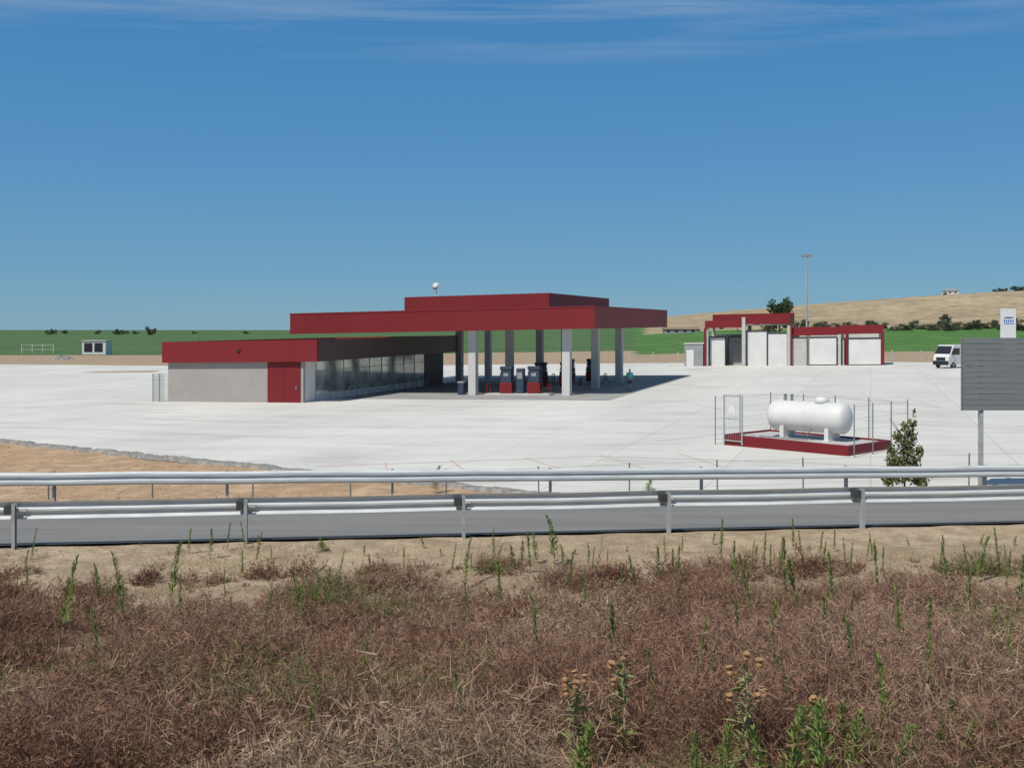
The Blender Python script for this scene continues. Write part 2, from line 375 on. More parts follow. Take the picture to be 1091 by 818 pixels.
for i in range(nb):
    y0 = b0+PW+.05+i*wb
    m = MB(ST); m.box(a1-.14, a1-.03, y0, y0+.06, .0, H); m.box(a1-.14, a1-.05, y0+.06, y0+wb, H-.08, H); m.box(a1-.14, a1-.04, y0+.06, y0+wb, 2.25, 2.29)
    wdw = m.build('window', M['steel'], sto)
    MB(ST).box(a1-.14, a1-.04, y0+.06, y0+wb, 0, .5).build('bright_band', M['white'], wdw)  # white strip added to paint the bright lower band of the glazing
    MB(ST).box(a1-.10, a1-.06, y0+.06, y0+wb, .5, 2.25).build('pane', M['glass'], wdw)
    MB(ST).box(a1-.10, a1-.06, y0+.06, y0+wb, 2.29, H-.08).build('top_pane', M['glass'], wdw)
m = MB(ST); m.path([(-27.2, b0+.3, 4.3), (-27.2, b0+.3, 5.2)], .06, 8); m.build('vent_pipe', M['steel'], sto)
m = MB(ST); m.box(-23.2, -22.9, b0-.42, b0-.35, 3.8, 4.0); m.build('wall_lamp', M['black'], sto)
# small wire pen beside the shop
pen = empty('wire_fence', ST(-30.8, -9, 0), 'small grey wire pen against the left end of the shop', 'fence')
for a, b in [(-31.1, -9.6), (-30.5, -9.6), (-31.1, -7.3), (-31.1, -5)]:
    MB(ST).path([(a, b, -.2), (a, b, 2.2)], .04, 6).build('post', M['steel'], pen)
m = MB(ST)
for k in range(12):
    w = .1+k*.185; m.box(-31.1, -30.0, -9.61, -9.595, w, w+.02); m.box(-31.108, -31.092, -9.6, -5, w, w+.02)
for k in range(8): m.box(-31.1+k*.14, -31.085+k*.14, -9.615, -9.60, .1, 2.15)
m.build('mesh_panel', M['steel'], pen)
# hoop barriers before the glass
hoop = None
for i in range(7):
    b = -5.2+i*2.3
    p = ST(-15.9, b, 0)
    if hoop is None:
        hoop = empty('hoop_barrier', (0, 0, 0), 'thin grey steel hoop barrier before the shop glass', 'barrier', 'hoop barriers before the shop glass')
        MB().path([(0, -.6, 0), (0, -.6, .8), (0, -.5, .95), (0, .5, .95), (0, .6, .8), (0, .6, 0)], .035, 8).build('hoop', M['steel'], hoop)
        MB().path([(0, -.6, .5), (0, .6, .5)], .025, 6).build('rail', M['steel'], hoop)
        o = hoop
    else: o = copy_tree(hoop)
    o.location = p; o.rotation_euler = (0, 0, R(-19.3))

# ------------------------------------------------------------------ pumps and islands
def make_pump():
    r = empty('fuel_pump', (0, 0, 0))
    MB().box(-.52, .52, -.32, .32, 0, .85).build('base_cabinet', M['red'], r, bevel=.03)
    MB().box(-.44, .44, -.26, .26, .85, 1.85).build('body', M['dark'], r, bevel=.04)
    MB().box(-.50, .50, -.31, .31, 1.85, 2.12).build('head', M['dark'], r, bevel=.03)
    for sg in (-1, 1):
        MB().box(-.2, .2, sg*.262-.006, sg*.262+.006, 1.35, 1.6).build('display', M['grey'], r)
        MB().path([(sg*.46, 0, 1.9), (sg*.58, 0, 1.3), (sg*.64, 0, .6), (sg*.59, 0, .35), (sg*.52, 0, .9)], .03, 6).build('hose', M['black'], r)
        MB().box(sg*.49-.05, sg*.49+.05, -.1, .1, .9, 1.3).build('nozzle', M['black'], r)
    return r
pump0 = make_pump(); first = True
rows = ['nearest', 'second nearest', 'farthest']
for i, b in enumerate((-.1, 8.75, 17.5)):
    isl = empty('pump_island', ST(-3.9, b, 0), f'low kerbed concrete pump island under the canopy, {rows[i]} to the viewer', 'pump island')
    MB(ST).box(-6.6, -1.2, b-.6, b+.6, -.02, .15).build('kerb', M['conc'], isl, bevel=.04)
    for a in (-6.45, -1.35):
        MB(ST).path([(a, b-.4, .1), (a, b-.4, .85), (a, b+.4, .85), (a, b+.4, .1)], .05, 8).build('guard_hoop', M['red'], isl)
    for j, a in enumerate((-4.9, -2.6)):
        o = pump0 if first else copy_tree(pump0); first = False
        p = ST(a, b, .15); o.location = p; o.rotation_euler = (0, 0, R(-19.3)); tag(o, f'blue grey fuel pump on red base, {["left", "right"][j]} one on the {rows[i]} pump island', 'fuel pump')
cab = empty('service_cabinet', ST(-3.75, -.1, .15), 'upright dark cabinet between the two nearest fuel pumps', 'cabinet')
MB(ST).box(-4.05, -3.45, -.35, .15, .15, 2.1).build('body', M['dark'], cab, bevel=.03)
MB(ST).box(-3.95, -3.55, -.362, -.35, 1.3, 1.8).build('panel', M['grey'], cab)
a, b = -8.8, .0
bn = empty('waste_bin', ST(a, b, .012), 'small dark waste bin standing just left of the nearest left pillar of the canopy', 'waste bin')
MB(ST).box(a-.25, a+.25, b-.25, b+.25, .012, .95).build('body', M['dark'], bn, bevel=.03)
MB(ST).box(a-.28, a+.28, b-.28, b+.28, .95, 1.08).build('lid', M['grey'], bn, bevel=.03)

# ------------------------------------------------------------------ person
def skinned(name, verts, edges, radii, roots, m, parent, sub=2):
    me = bpy.data.meshes.new(name); me.from_pydata(verts, edges, []); me.materials.append(m)
    o = link(name, me, parent)
    o.modifiers.new('skin', 'SKIN')
    if not me.skin_vertices:
        bm_ = __import__('bmesh').new(); bm_.from_mesh(me); bm_.verts.layers.skin.verify(); bm_.to_mesh(me); bm_.free()
    for i, rr in enumerate(radii):
        sv = me.skin_vertices[0].data[i]; sv.radius = (rr, rr) if not isinstance(rr, tuple) else rr; sv.use_root = i in roots
    s = o.modifiers.new('sub', 'SUBSURF'); s.levels = sub; s.render_levels = sub
    o.modifiers['skin'].use_smooth_shade = True
    return o
px_, py_ = lotpx(671, 416)
per = empty('person', (px_, py_, float(lz(px_))+.012), 'person in teal shirt and dark shorts standing right of the pumps', 'person', rz=R(-20))
V = [(0, 0, .93), (0, 0, 1.1), (0, 0, 1.28), (0, 0, 1.43), (0, -.01, 1.52), (0, -.02, 1.62), (0, -.02, 1.72)]
Ed = [(0, 1), (1, 2), (2, 3), (3, 4), (4, 5), (5, 6)]; Rd = [(.15, .11), (.13, .10), (.16, .11), (.12, .09), .055, .085, .08]
for sg in (-1, 1):
    k = len(V)
    V += [(sg*.10, 0, .86), (sg*.11, -.01, .48), (sg*.12, .02, .09), (sg*.13, -.10, .04)]; Rd += [.095, .06, .045, .04]; Ed += [(0, k), (k, k+1), (k+1, k+2), (k+2, k+3)]
    k = len(V)
    V += [(sg*.19, 0, 1.40), (sg*.26, .02, 1.13), (sg*.25, -.12, .93), (sg*.25, -.15, .87)]; Rd += [.06, .045, .033, (.04, .022)]; Ed += [(3, k), (k, k+1), (k+1, k+2), (k+2, k+3)]
roots = [0]
for sg in (-1, 1):
    for j in range(5):
        k = len(V); x = sg*.25+(j-2)*.016
        ln = [.05, .075, .08, .075, .06][j]
        V += [(x, -.15-.01*abs(j-2), .87), (x+(j-2)*.004, -.165, .87-ln*.6), (x+(j-2)*.004, -.16, .87-ln)]; Rd += [.010, .009, .007]; Ed += [(k, k+1), (k+1, k+2)]; roots.append(k)
body = skinned('body', V, Ed, Rd, roots, M['skin'], per)
skinned('shirt', [(0, 0, .90), (0, 0, 1.1), (0, 0, 1.28), (0, 0, 1.42), (-.20, 0, 1.40), (-.245, .015, 1.2), (.20, 0, 1.40), (.245, .015, 1.2)],
        [(0, 1), (1, 2), (2, 3), (3, 4), (4, 5), (3, 6), (6, 7)], [(.21, .16), (.19, .15), (.21, .16), (.16, .13), .095, .08, .095, .08], [0], M['teal'], per)
skinned('shorts', [(0, 0, .92), (-.10, 0, .82), (-.112, -.01, .52), (.10, 0, .82), (.112, -.01, .52)], [(0, 1), (1, 2), (0, 3), (3, 4)], [(.165, .125), .115, .09, .115, .09], [0], M['cloth'], per)
skinned('hair', [(0, .02, 1.66), (0, .0, 1.76)], [(0, 1)], [.088, .085], [0], M['hair'], per)
for sg in (-1, 1):
    MB().box(sg*.13-.045, sg*.13+.045, -.17, .07, 0, .08).build('shoe', M['dark'], per, bevel=.02, off=False)
m = MB()
m.add([(-.012, -.10, 1.66), (.012, -.10, 1.66), (0, -.135, 1.64), (0, -.10, 1.70)], [(0, 1, 2), (0, 2, 3), (1, 3, 2), (0, 3, 1)]); m.build('nose', M['skin'], per, off=False)

# ------------------------------------------------------------------ car wash
CW = frame(22.4, 133, 1.09)
cw = empty('car_wash', CW(11, 3, 0), 'open car wash bays with white panels and red roof bands behind the yard', 'building')
MB(CW).box(0, 2.2, .0, 3.0, -.3, 2.85).build('cabin', M['grey'], cw)
MB(CW).box(.25, 1.1, -.05, .02, 0, 2.1).build('cabin_door', M['whitewall'], cw)
MB(CW).box(-.1, 2.3, -.1, 3.1, 2.85, 3.0).build('cabin_roof', M['conc'], cw)
m = MB(CW); m.box(2.4, 7.0, .1, .35, 4.9, 5.85); m.box(7.0, 12.2, -.1, .15, 5.3, 6.4); m.box(2.4, 2.65, .35, 7, 4.9, 5.85); m.box(11.95, 12.2, .15, 7, 5.3, 6.4)
m.build('roof_fascia', M['red'], cw)
MB(CW).box(2.4, 12.2, 7, 7.25, 5.3, 6.7).build('back_fascia', M['red'], cw)
MB(CW).box(2.65, 11.95, .35, 7, 5.1, 5.24).build('roof', M['soffit'], cw)
for a, b in [(2.55, .5), (6.95, -.15), (12.05, .3), (2.55, 6.7), (6.95, 6.7), (12.05, 6.7)]:
    MB(CW).box(a-.2, a+.2, b-.2, b+.2, -.3, 5.15 if a != 6.95 else 6.2).build('pillar', M['conc'], cw)
for q0, q1, b, h, mk_ in [(2.85, 4.6, 1.2, 3.6, 'whitewall'), (4.85, 6.65, 3.2, 3.6, 'grey'), (7.25, 9.5, .4, 4.3, 'whitewall'), (9.7, 11.8, .3, 4.0, 'whitewall'), (12.35, 14.0, .3, 3.4, 'conc'), (14.3, 17.25, .1, 3.4, 'whitewall'), (18.6, 22.0, .0, 3.2, 'whitewall')]:
    MB(CW).box(q0, q1, b, b+.12, .12 if q0 > 14 else -.2, h).build('wall_panel', M[mk_], cw)
    m = MB(CW); m.box(q0-.1, q1+.1, b-.03, b+.15, h, h+.2); m.box(q0-.10, q0, b-.03, b+.15, 0, h); m.box(q1, q1+.10, b-.03, b+.15, 0, h); m.build('panel_frame', M['frame'], cw)
for q in (2.55, 6.95, 12.05, 17.4, 18.4): MB(CW).box(q-.08, q+.08, .9, 6.4, 0, 3.4).build('partition', M['conc'], cw)
MB(CW).box(2.8, 22.0, 6.45, 6.6, -.2, 4.0).build('back_wall', M['whitewall'], cw)
m = MB(CW); m.box(12.2, 17.6, .25, .5, 3.75, 4.8); m.box(17.6, 22.3, -.1, .15, 3.9, 4.95); m.box(22.05, 22.3, .15, 6, 3.9, 4.95); m.build('roof_fascia', M['red'], cw)
for x0, x1, y0, y1, z1 in [(22.1, 22.38, -.14, .14, 3.9), (12.2, 12.40, -.14, .2, 5.3), (18.25, 18.5, -.14, .1, 3.9), (2.3, 2.5, .0, .28, 4.9)]:
    MB(CW).box(x0, x1, y0, y1, 0, z1).build('red_upright', M['red'], cw)
MB(CW).box(12.2, 22.05, .5, 6, 3.85, 4.0).build('roof', M['soffit'], cw)
for a, b in [(14.15, .5), (17.6, .0), (17.95, .6), (18.35, 5.9), (22.0, 5.9), (17.5, 5.9)]:
    MB(CW).box(a-.15, a+.15, b-.15, b+.15, -.3, 3.84).build('pillar', M['conc'], cw)
m = MB(CW)
for a in (5.9, 9.7, 13.0): m.path([(a, 3, 5.0), (a, 2.6, 4.4), (a+1.2, 1.0, 4.3)], .05, 6)
m.build('boom', M['steel'], cw)

# lamp mast
lx_, ly_ = (859.5-CX)/F*145, 145.
lp = empty('floodlight_mast', (lx_, ly_, float(lz(lx_))), 'tall slim grey floodlight mast behind the car wash', 'lamp post')
z0 = float(lz(lx_)); zt = EYE+(HZ-274)/F*ly_
MB().path([(lx_, ly_, z0-.2), (lx_, ly_, zt)], [.17, .08], 10).build('pole', M['galvpost'], lp)
MB().box(lx_-.7, lx_+.7, ly_-.05, ly_+.05, zt, zt+.1).build('crossbar', M['galv'], lp)
for dx in (-.55, 0, .55):
    MB().box(lx_+dx-.2, lx_+dx+.2, ly_-.2, ly_+.2, zt+.1, zt+.45).build('floodlight', M['grey'], lp, bevel=.04)

# ------------------------------------------------------------------ gas tank
PD = Vector((-.65, .76, 0)).normalized(); QD = Vector((.76, .65, 0)).normalized(); PO = Vector((13.1, 39.9, 0))
def TK(p, q, w):
    v = PO+PD*p+QD*q; return (v.x, v.y, w+float(lz(13)))
pl = empty('tank_plinth', TK(3, 1.6, 0), 'low red painted concrete plinth under the white gas tank', 'plinth')
m = MB(TK); m.box(0, 6, 0, .15, -.15, .40); m.box(0, 6, 3.15, 3.3, -.15, .40); m.box(0, .15, .15, 3.15, -.15, .40); m.box(5.85, 6, .15, 3.15, -.15, .40); m.build('kerb', M['reddoor'], pl, bevel=.015)
MB(TK).box(.15, 5.85, .15, 3.15, -.1, .33).build('slab', M['conc'], pl)
tk = empty('gas_tank', TK(2.85, 1.75, .33), 'white horizontal gas tank with domed ends standing on the red plinth', 'gas tank')
Lh, Rr, Dm = 1.50, .64, .30; prof = []
for k in range(9): t = math.pi/2*k/8; prof.append((max(.01, Rr*math.sin(t)), -Lh-Dm*math.cos(t)))
prof += [(Rr, -Lh*.33), (Rr, Lh*.33)]
for k in range(9): t = math.pi/2*(1-k/8); prof.append((max(.01, Rr*math.sin(t)), Lh+Dm*math.cos(t)))
TC = TK(2.85, 1.70, 1.27)
AX = Vector((-.74, .67, 0)).normalized(); BX = Vector((AX.y, -AX.x, 0))
MB().lathe(prof, TC, AX, 40).build('vessel', M['white'], tk, smooth=True)
def TX(p, q, w):
    v = Vector(TC)+AX*p+BX*q; return (v.x, v.y, v.z+w)
for h in (-Lh, -.02, Lh):
    MB().lathe([(Rr, h-.02), (Rr+.010, h-.015), (Rr+.010, h+.015), (Rr, h+.02)], TC, AX, 40).build('weld_band', M['white'], tk, smooth=True)
for p in (-1.0, 1.0):
    m = MB(TX); m.box(p-.09, p+.09, -.55, .55, -.94, -.41); m.box(p-.14, p+.14, -.62, .62, -.945, -.89); m.build('saddle', M['white'], tk)
m = MB(); m.lathe([(.30, 0), (.30, .16), (.24, .24), (.10, .28)], TX(-.55, 0, Rr-.06), (0, 0, 1), 24); m.build('valve_dome', M['white'], tk, smooth=True)
for p in (.8, 1.1): MB().lathe([(.06, 0), (.06, .25), (.08, .25), (.08, .3)], TX(p, 0, Rr-.03), (0, 0, 1), 12).build('valve', M['steel'], tk)
for p in (-1.3, 1.3):
    MB(TX).box(p-.1, p+.1, -.015, .015, Rr-.03, Rr+.13).build('lifting_lug', M['white'], tk)
MB(TX).path([(-.3, -.45, -.5), (-.3, -.75, -.6), (-.3, -.8, -.88), (1.9, -.8, -.88)], .03, 8).build('pipe', M['steel'], tk)
# fence round the tank
fe = empty('tank_fence', TK(3, 1.6, 0), 'thin wire fence on grey posts round the gas tank', 'fence')
per_ = [(-.35, -.15), (1.4, -.15), (3.1, -.15), (4.6, -.15), (6.35, -.15), (6.35, 1.6), (6.35, 3.9), (4.6, 3.9), (3.0, 3.9), (1.4, 3.9), (-.35, 3.9), (-.35, 2.6), (-.35, 1.2)]
for p, q in per_[4:] + [per_[0]]:
    MB(TK).path([(p, q, -.1), (p, q, 2.05)], .024, 6).build('post', M['steel'], fe)
m = MB(TK)
for (p, q), (p2, q2) in zip(per_[4:]+[per_[0]], per_[5:]+[per_[0]]):
    if (p, q) == (p2, q2): continue
    for w in (.15, .6, 1.05, 1.5, 1.95): m.path([(p, q, w), (p2, q2, w)], .004, 4)
m.build('wire', M['steel'], fe)
m = MB(TK)
for p, q in ((5.0, -.05), (5.95, -.05)): m.path([(p, q, .0), (p, q, 2.1)], .035, 6)
for w in (.15, 1.1, 2.1): m.path([(5.0, -.05, w), (5.95, -.05, w)], .028, 6)
for k in range(7): m.path([(5.13+k*.115, -.05, .15), (5.13+k*.115, -.05, 2.1)], .006, 4)
m.build('gate', M['galvpost'], fe)
MB(TK).box(5.35, 5.7, -.075, -.06, 1.35, 1.65).build('notice_plate', M['white'], fe)

# ------------------------------------------------------------------ guard rails
WP = [(0, 0), (.016, .012), (.058, .05), (.058, .105), (.016, .14), (.016, .17), (.058, .205), (.058, .26), (.016, .298), (0, .31)]
def guardrail(label, n0, s_first, count, side, hpost, zf):
    """side=+1: beam faces away from the viewer (road beyond); -1: faces the viewer"""
    x, y = roadpt(s_first+16, n0); root = empty('guard_rail', (x, y, zf(s_first+16)), label, 'guard rail')
    svals = np.arange(s_first-12, s_first+4*count+12, 2.0)
    prof = WP+[(d-.006, z) for d, z in WP[::-1]]; npf = len(prof); vs = []; fs = []
    for i, s in enumerate(svals):
        zz = zf(s)+hpost-.31+.008*math.sin(s*1.7)
        for d, z in prof:
            px, py = roadpt(s, n0+side*(.17+d)+.008*math.sin(s*2.3)); vs.append((px, py, zz+z))
    for i in range(len(svals)-1):
        for k in range(npf): fs.append((i*npf+k, i*npf+(k+1) % npf, (i+1)*npf+(k+1) % npf, (i+1)*npf+k))
    MB().add(vs, fs).build('beam', M['galv'], root)
    for j in range(-2, count+2):
        s = s_first+4*j; z0 = zf(s)
        def xf(a, b, w): px, py = roadpt(s+a, n0+side*b); return (px, py, z0+w)
        m = MB(xf); m.box(-.028, .028, -.06, -.054, -.3, hpost+.0); m.box(-.028, -.022, -.054, .054, -.3, hpost); m.box(-.028, .028, .054, .06, -.3, hpost)
        m.build('post', M['galvpost'], root)
        MB(xf).box(-.17, -.03, -.02, .165, hpost-.19, hpost-.04).build('spacer', M['galvdark'], root)
        MB(xf).box(-.16, .16, .185-(.02 if side > 0 else .0), .19, hpost-.18, hpost-.13).build('splice_plate', M['galv'], root)
    return root
guardrail('steel guard rail on the near side of the road, its posts towards the viewer', 0.0, 0.0, 7, +1, .80, lambda s: float(roadz(np.float64(s), 0.0)))
guardrail('steel guard rail on the far side of the road beside the concrete yard', 6.45, -1.15, 9, -1, .76, lambda s: float(roadz(np.float64(s), 6.3)))
# post and wire fence below the far rail
wf = empty('wire_fence', (*roadpt(10, 9), 0.3), 'low wire fence on thin posts just beyond the far guard rail', 'fence')
m = MB(); pts = []
for i in range(-3, 17):
    s = -2+2.6*i; x, y = roadpt(s, 9.0); z = T(x, y); pts.append((x, y, z))
    MB().path([(x, y, z-.1), (x+random.uniform(-.02, .02), y, z+1.15)], .022, 6).build('post', M['steel'], wf)
for p, q in zip(pts, pts[1:]):
    for w in (.4, .75, 1.1): m.path([(p[0], p[1], p[2]+w), (q[0], q[1], q[2]+w)], .003, 4)
m.build('wire', M['steel'], wf)

# ------------------------------------------------------------------ big sign seen from behind
sx, sy = 13.62, 31.0; sz = T(15, 31)
sg_ = empty('road_sign', (15.4, 31, sz), 'large grey road sign seen from behind at the right edge', 'sign')
n = 13; hh = 2.2/n
for i in range(n):
    z = 2.65+i*hh
    m = MB(); m.box(sx, sx+3.6, sy, sy+.03, z+.002, z+hh-.002); m.box(sx, sx+3.6, sy-.010, sy, z+.002, z+.024); m.build('slat', M['signback'], sg_)
for x in (sx+.62, sx+2.9):
    m = MB(); m.box(x-.055, x+.055, sy+.04, sy+.18, sz-.3, 4.82); m.build('post', M['galvpost'], sg_, bevel=.008)
m = MB(); m.box(sx-.02, sx, sy-.03, sy+.035, 2.65, 4.85); m.build('edge_trim', M['signback'], sg_)

# white totem with blue print
tx, ty = 49.0, 101.0
tt_ = empty('totem_sign', (tx, ty, float(lz(tx))), 'tall narrow white sign with blue print rising behind the grey road sign', 'sign')
zt = EYE+(HZ-329)/F*ty
MB().box(tx-.72, tx+.72, ty, ty+.3, float(lz(tx)), zt).build('panel', M['white'], tt_, bevel=.02)
m = MB()
for k, (w, z) in enumerate([(.28, 1.62), (.45, 1.78), (.5, 1.90)]): m.box(tx-w, tx+w, ty-.012, ty-.003, zt-.4-z*.25-.06, zt-.4-z*.25)
for k in range(5): m.box(tx-.5+k*.21, tx-.5+k*.21+.13, ty-.012, ty-.003, zt-1.32, zt-1.08)
m.box(tx-.5, tx+.5, ty-.012, ty-.003, zt-1.5, zt-1.42)
m.build('print', M['blue'], tt_)

# ------------------------------------------------------------------ van
vx, vy = lotpx(1016, 391.5)
van = empty('parked_van', (0, 0, 0), 'white van parked at the right end of the yard', 'van')
pr = [(-2.5, .4), (-2.5, 2.35), (-2.4, 2.55), (1.35, 2.57), (1.6, 2.47), (2.1, 1.6), (2.42, 1.3), (2.5, .85), (2.5, .4)]
MB().prism(pr, -.95, .95).build('body', M['white'], van, bevel=.05)
MB().add([(1.66, -.86, 2.42), (1.66, .86, 2.42), (2.14, .90, 1.58), (2.14, -.90, 1.58)], [(0, 1, 2, 3)]).build('windscreen', M['carglass'], van).location = (.02, 0, .02)
for s in (-1, 1):
    MB().add([(.35, s*.957, 2.2), (1.55, s*.957, 2.2), (1.95, s*.957, 1.5), (.35, s*.957, 1.5)], [(0, 1, 2, 3)]).build('side_window', M['carglass'], van)
    MB().box(2.38, 2.515, s*.72-.16, s*.72+.16, .85, 1.15).build('headlight', M['yellow'], van, bevel=.02)
    MB().box(-2.515, -2.49, s*.85-.07, s*.85+.07, .9, 1.4).build('tail_light', M['red'], van)
    MB().box(-2.512, -2.49, s*.42-.34, s*.42+.34, 1.4, 2.15).build('rear_window', M['carglass'], van)
    MB().box(1.7, 1.85, s*1.05-.1, s*1.05+.1, 1.5, 1.8).build('mirror', M['black'], van, bevel=.02)
    for x in (-1.55, 1.6):
        wh = MB().lathe([(.2, -.1), (.33, -.1), (.35, -.07), (.35, .07), (.33, .1), (.2, .1)], (x, s*.88, .35), (0, 1, 0), 24).build('wheel', M['black'], van, smooth=False)
        MB().lathe([(.05, -.105), (.2, -.105), (.2, .105), (.05, .105)], (x, s*.88, .35), (0, 1, 0), 16).build('rim', M['steel'], wh, off=False)
MB().box(2.4, 2.58, -.93, .93, .35, .80).build('bumper', M['black'], van, bevel=.03)
MB().box(2.46, 2.53, -.55, .55, .85, 1.2).build('grille', M['black'], van)
van.location = (vx, vy, float(lz(vx))); van.rotation_euler = (0, 0, R(-145))

# ------------------------------------------------------------------ left distance: cabin, rubble, frames
def flat_at(px, py):
    k = (px-CX)/F
    for Y in np.arange(100, 3000, 1.):
        if EYE-(py-HZ)/F*Y <= T(k*Y, Y): return k*Y, float(Y), T(k*Y, Y)
    return k*Y, Y, 0
x, y, z = flat_at(100, 377.5)
cb = empty('site_cabin', (x, y, z), 'white site cabin with two dark openings beyond the left of the yard', 'cabin')
sc = y/F
MB().box(x-12.5*sc, x+12.5*sc, y, y+4, z-.2, z+14*sc).build('shell', M['white'], cb)
for d in (-6, 5.): MB().box(x+(d-4.4)*sc, x+(d+4.4)*sc, y-.04, y+.01, z+2.5*sc, z+12*sc).build('opening', M['black'], cb)
MB().box(x-13*sc, x+13*sc, y-.2, y+4.2, z+14*sc, z+15*sc).build('roof', M['conc'], cb)
def mound(px, py, wpx, hpx, label):
    x, y, z = flat_at(px, py); w = wpx*y/F/2; h = hpx*y/F
    n = 26; g = np.linspace(-1, 1, n); A, B = np.meshgrid(g, g, indexing='ij'); rr = np.sqrt(A*A+B*B)
    Hh = h*np.clip(1-rr, 0, 1)**.8*(.55+.9*vn(A*9+px, B*9, 1.6, 6)); Xm = x+A*w; Ym = y+B*w*.6; Zm = z-.15+Hh
    me = bpy.data.meshes.new('rubble_pile'); idx = np.arange(n*n).reshape(n, n)
    q = np.stack([idx[:-1, :-1], idx[1:, :-1], idx[1:, 1:], idx[:-1, 1:]], -1).reshape(-1, 4)
    me.from_pydata((np.stack([Xm-x, Ym-y, Zm-z], -1)).reshape(-1, 3).tolist(), [], q.tolist()); me.materials.append(M['rubble'])
    o = link('rubble_pile', me); o.location = (x, y, z); tag(o, label, 'rubble pile')
mound(66, 383, 30, 6, 'grey rubble pile just left of the white site cabin')
x, y, z = flat_at(40, 376)
gf = empty('gate_frame', (x, y, z), 'pale post and rail gate left of the white site cabin', 'gate')
for d in (-18, -6, 6, 18): MB().box(x+d*.22-.1, x+d*.22+.1, y, y+.2, z-.2, z+2.2).build('post', M['conc'], gf)
m = MB()
for w in (.8, 1.9): m.box(x-18*.22, x+18*.22, y+.05, y+.12, z+w, z+w+.12)
m.build('rail', M['conc'], gf)
# far shed right of the canopy
x, y, z = flat_at(726, 355)
sh = empty('farm_shed', (x, y, z), 'small low farm shed far behind the right end of the canopy', 'building')
MB().box(x-7, x+7, y, y+5, z-.5, z+1.6).build('wall', M['grey'], sh)
m = MB(); m.add([(x-7.4, y-.4, z+1.6), (x+7.4, y-.4, z+1.6), (x+7.4, y+5.4, z+1.6), (x-7.4, y+5.4, z+1.6), (x-7.4, y+2.5, z+2.5), (x+7.4, y+2.5, z+2.5)], [(0, 1, 5, 4), (2, 3, 4, 5), (0, 4, 3), (1, 2, 5), (0, 3, 2, 1)]); m.build('roof', M['tile'], sh)
for k in range(4): MB().box(x-6+k*3.4, x-4.8+k*3.4, y-.04, y+.02, z+.4, z+1.2).build('window', M['black'], sh)
# house on the ridge
hx = (1015-CX)/F*740; hy = 740.; hz_ = T(hx, hy)
ho = empty('ridge_house', (hx, hy, hz_), 'small house alone on the crest of the far hill', 'house')
MB().box(hx-4.5, hx+4.5, hy, hy+8, hz_-1, hz_+2.7).build('wall', M['whitewall'], ho)
m = MB(); m.add([(hx-5, hy-.5, hz_+2.7), (hx+5, hy-.5, hz_+2.7), (hx+5, hy+8.5, hz_+2.7), (hx-5, hy+8.5, hz_+2.7), (hx-2.5, hy+4, hz_+4.6), (hx+2.5, hy+4, hz_+4.6)], [(0, 1, 5, 4), (2, 3, 4, 5), (0, 4, 3), (1, 2, 5), (0, 3, 2, 1)]); m.build('roof', M['grey'], ho)
for k in (-2.5, 1.5): MB().box(hx+k, hx+k+1.2, hy-.05, hy+.02, hz_+.8, hz_+2).build('window', M['black'], ho)
# field fence behind the car wash
ff = empty('field_fence', (40, 160, .7), 'thin post fence along the field edge behind the car wash', 'fence')
for i in range(26):
    x = 18+i*3.6; y = 158-.35*(x-18); z = T(x, y)
    MB().box(x-.06, x+.06, y-.06, y+.06, z-.2, z+1.5).build('post', M['conc'], ff)
m = MB()
for i in range(25):
    x = 18+i*3.6; y = 158-.35*(x-18); x2 = x+3.6; y2 = y-.35*3.6
    for w in (.6, 1.0, 1.4): m.path([(x, y, T(x, y)+w), (x2, y2, T(x2, y2)+w)], .008, 4)
m.build('wire', M['steel'], ff)

# ------------------------------------------------------------------ trees
def crown_mesh(name, blobs, nleaf, size, c_dark, c_light, seed):
    g = np.random.default_rng(seed); P = []; Cc = []; nn_ = []
    w = np.array([b[3]**2 for b in blobs]); w = w/w.sum()
    for b, k in zip(blobs, (w*nleaf).astype(int)):
        d = g.normal(size=(k, 3)); d /= np.linalg.norm(d, axis=1, keepdims=True)
        r = b[3]*g.random((k, 1))**.45*(.8+.35*g.random((k, 1)))
        p = np.array(b[:3])+d*r*np.array([1, 1, b[4] if len(b) > 4 else .85]); P.append(p)
        tone = g.random()*.5+.5*g.random((k, 1)); Cc.append(np.array(c_dark)*(1-tone)+np.array(c_light)*tone)
        nn_.append(d)
    P = np.concatenate(P); Cc = np.concatenate(Cc); D = np.concatenate(nn_); k = len(P)
    nrm = D*.5+g.normal(size=(k, 3))*.6; nrm /= np.linalg.norm(nrm, axis=1, keepdims=True)
    a = np.cross(nrm, g.normal(size=(k, 3))); a /= np.linalg.norm(a, axis=1, keepdims=True); b = np.cross(nrm, a)
    s = size*(.6+.8*g.random((k, 1)))
    Vq = np.stack([P-a*s*.5, P-b*s*.28, P+a*s*.5, P+b*s*.28], 1).reshape(-1, 3)
    return np_mesh(name, Vq, 4, np.repeat(Cc, 4, 0), M['veg'])
def trunk_mesh(h, r, seed, limbs=6, spread=.3):
    g = random.Random(seed); m = MB()
    m.path([(0, 0, -.04), (g.uniform(-.02, .02), 0, h*.4), (g.uniform(-.03, .03), .01, h*.85)], [r, r*.75, r*.2], 8)
    for i in range(limbs):
        z = h*g.uniform(.3, .7); t = g.uniform(0, 6.28); q = spread*g.uniform(.6, 1.2)
        m.path([(0, 0, z), (q*.5*math.cos(t), q*.5*math.sin(t), z+.1*h), (q*math.cos(t), q*math.sin(t), z+.25*h)], [r*.45, r*.3, r*.08], 6)
    o = m.build('trunk', M['bark']); me = o.data; bpy.data.objects.remove(o); return me
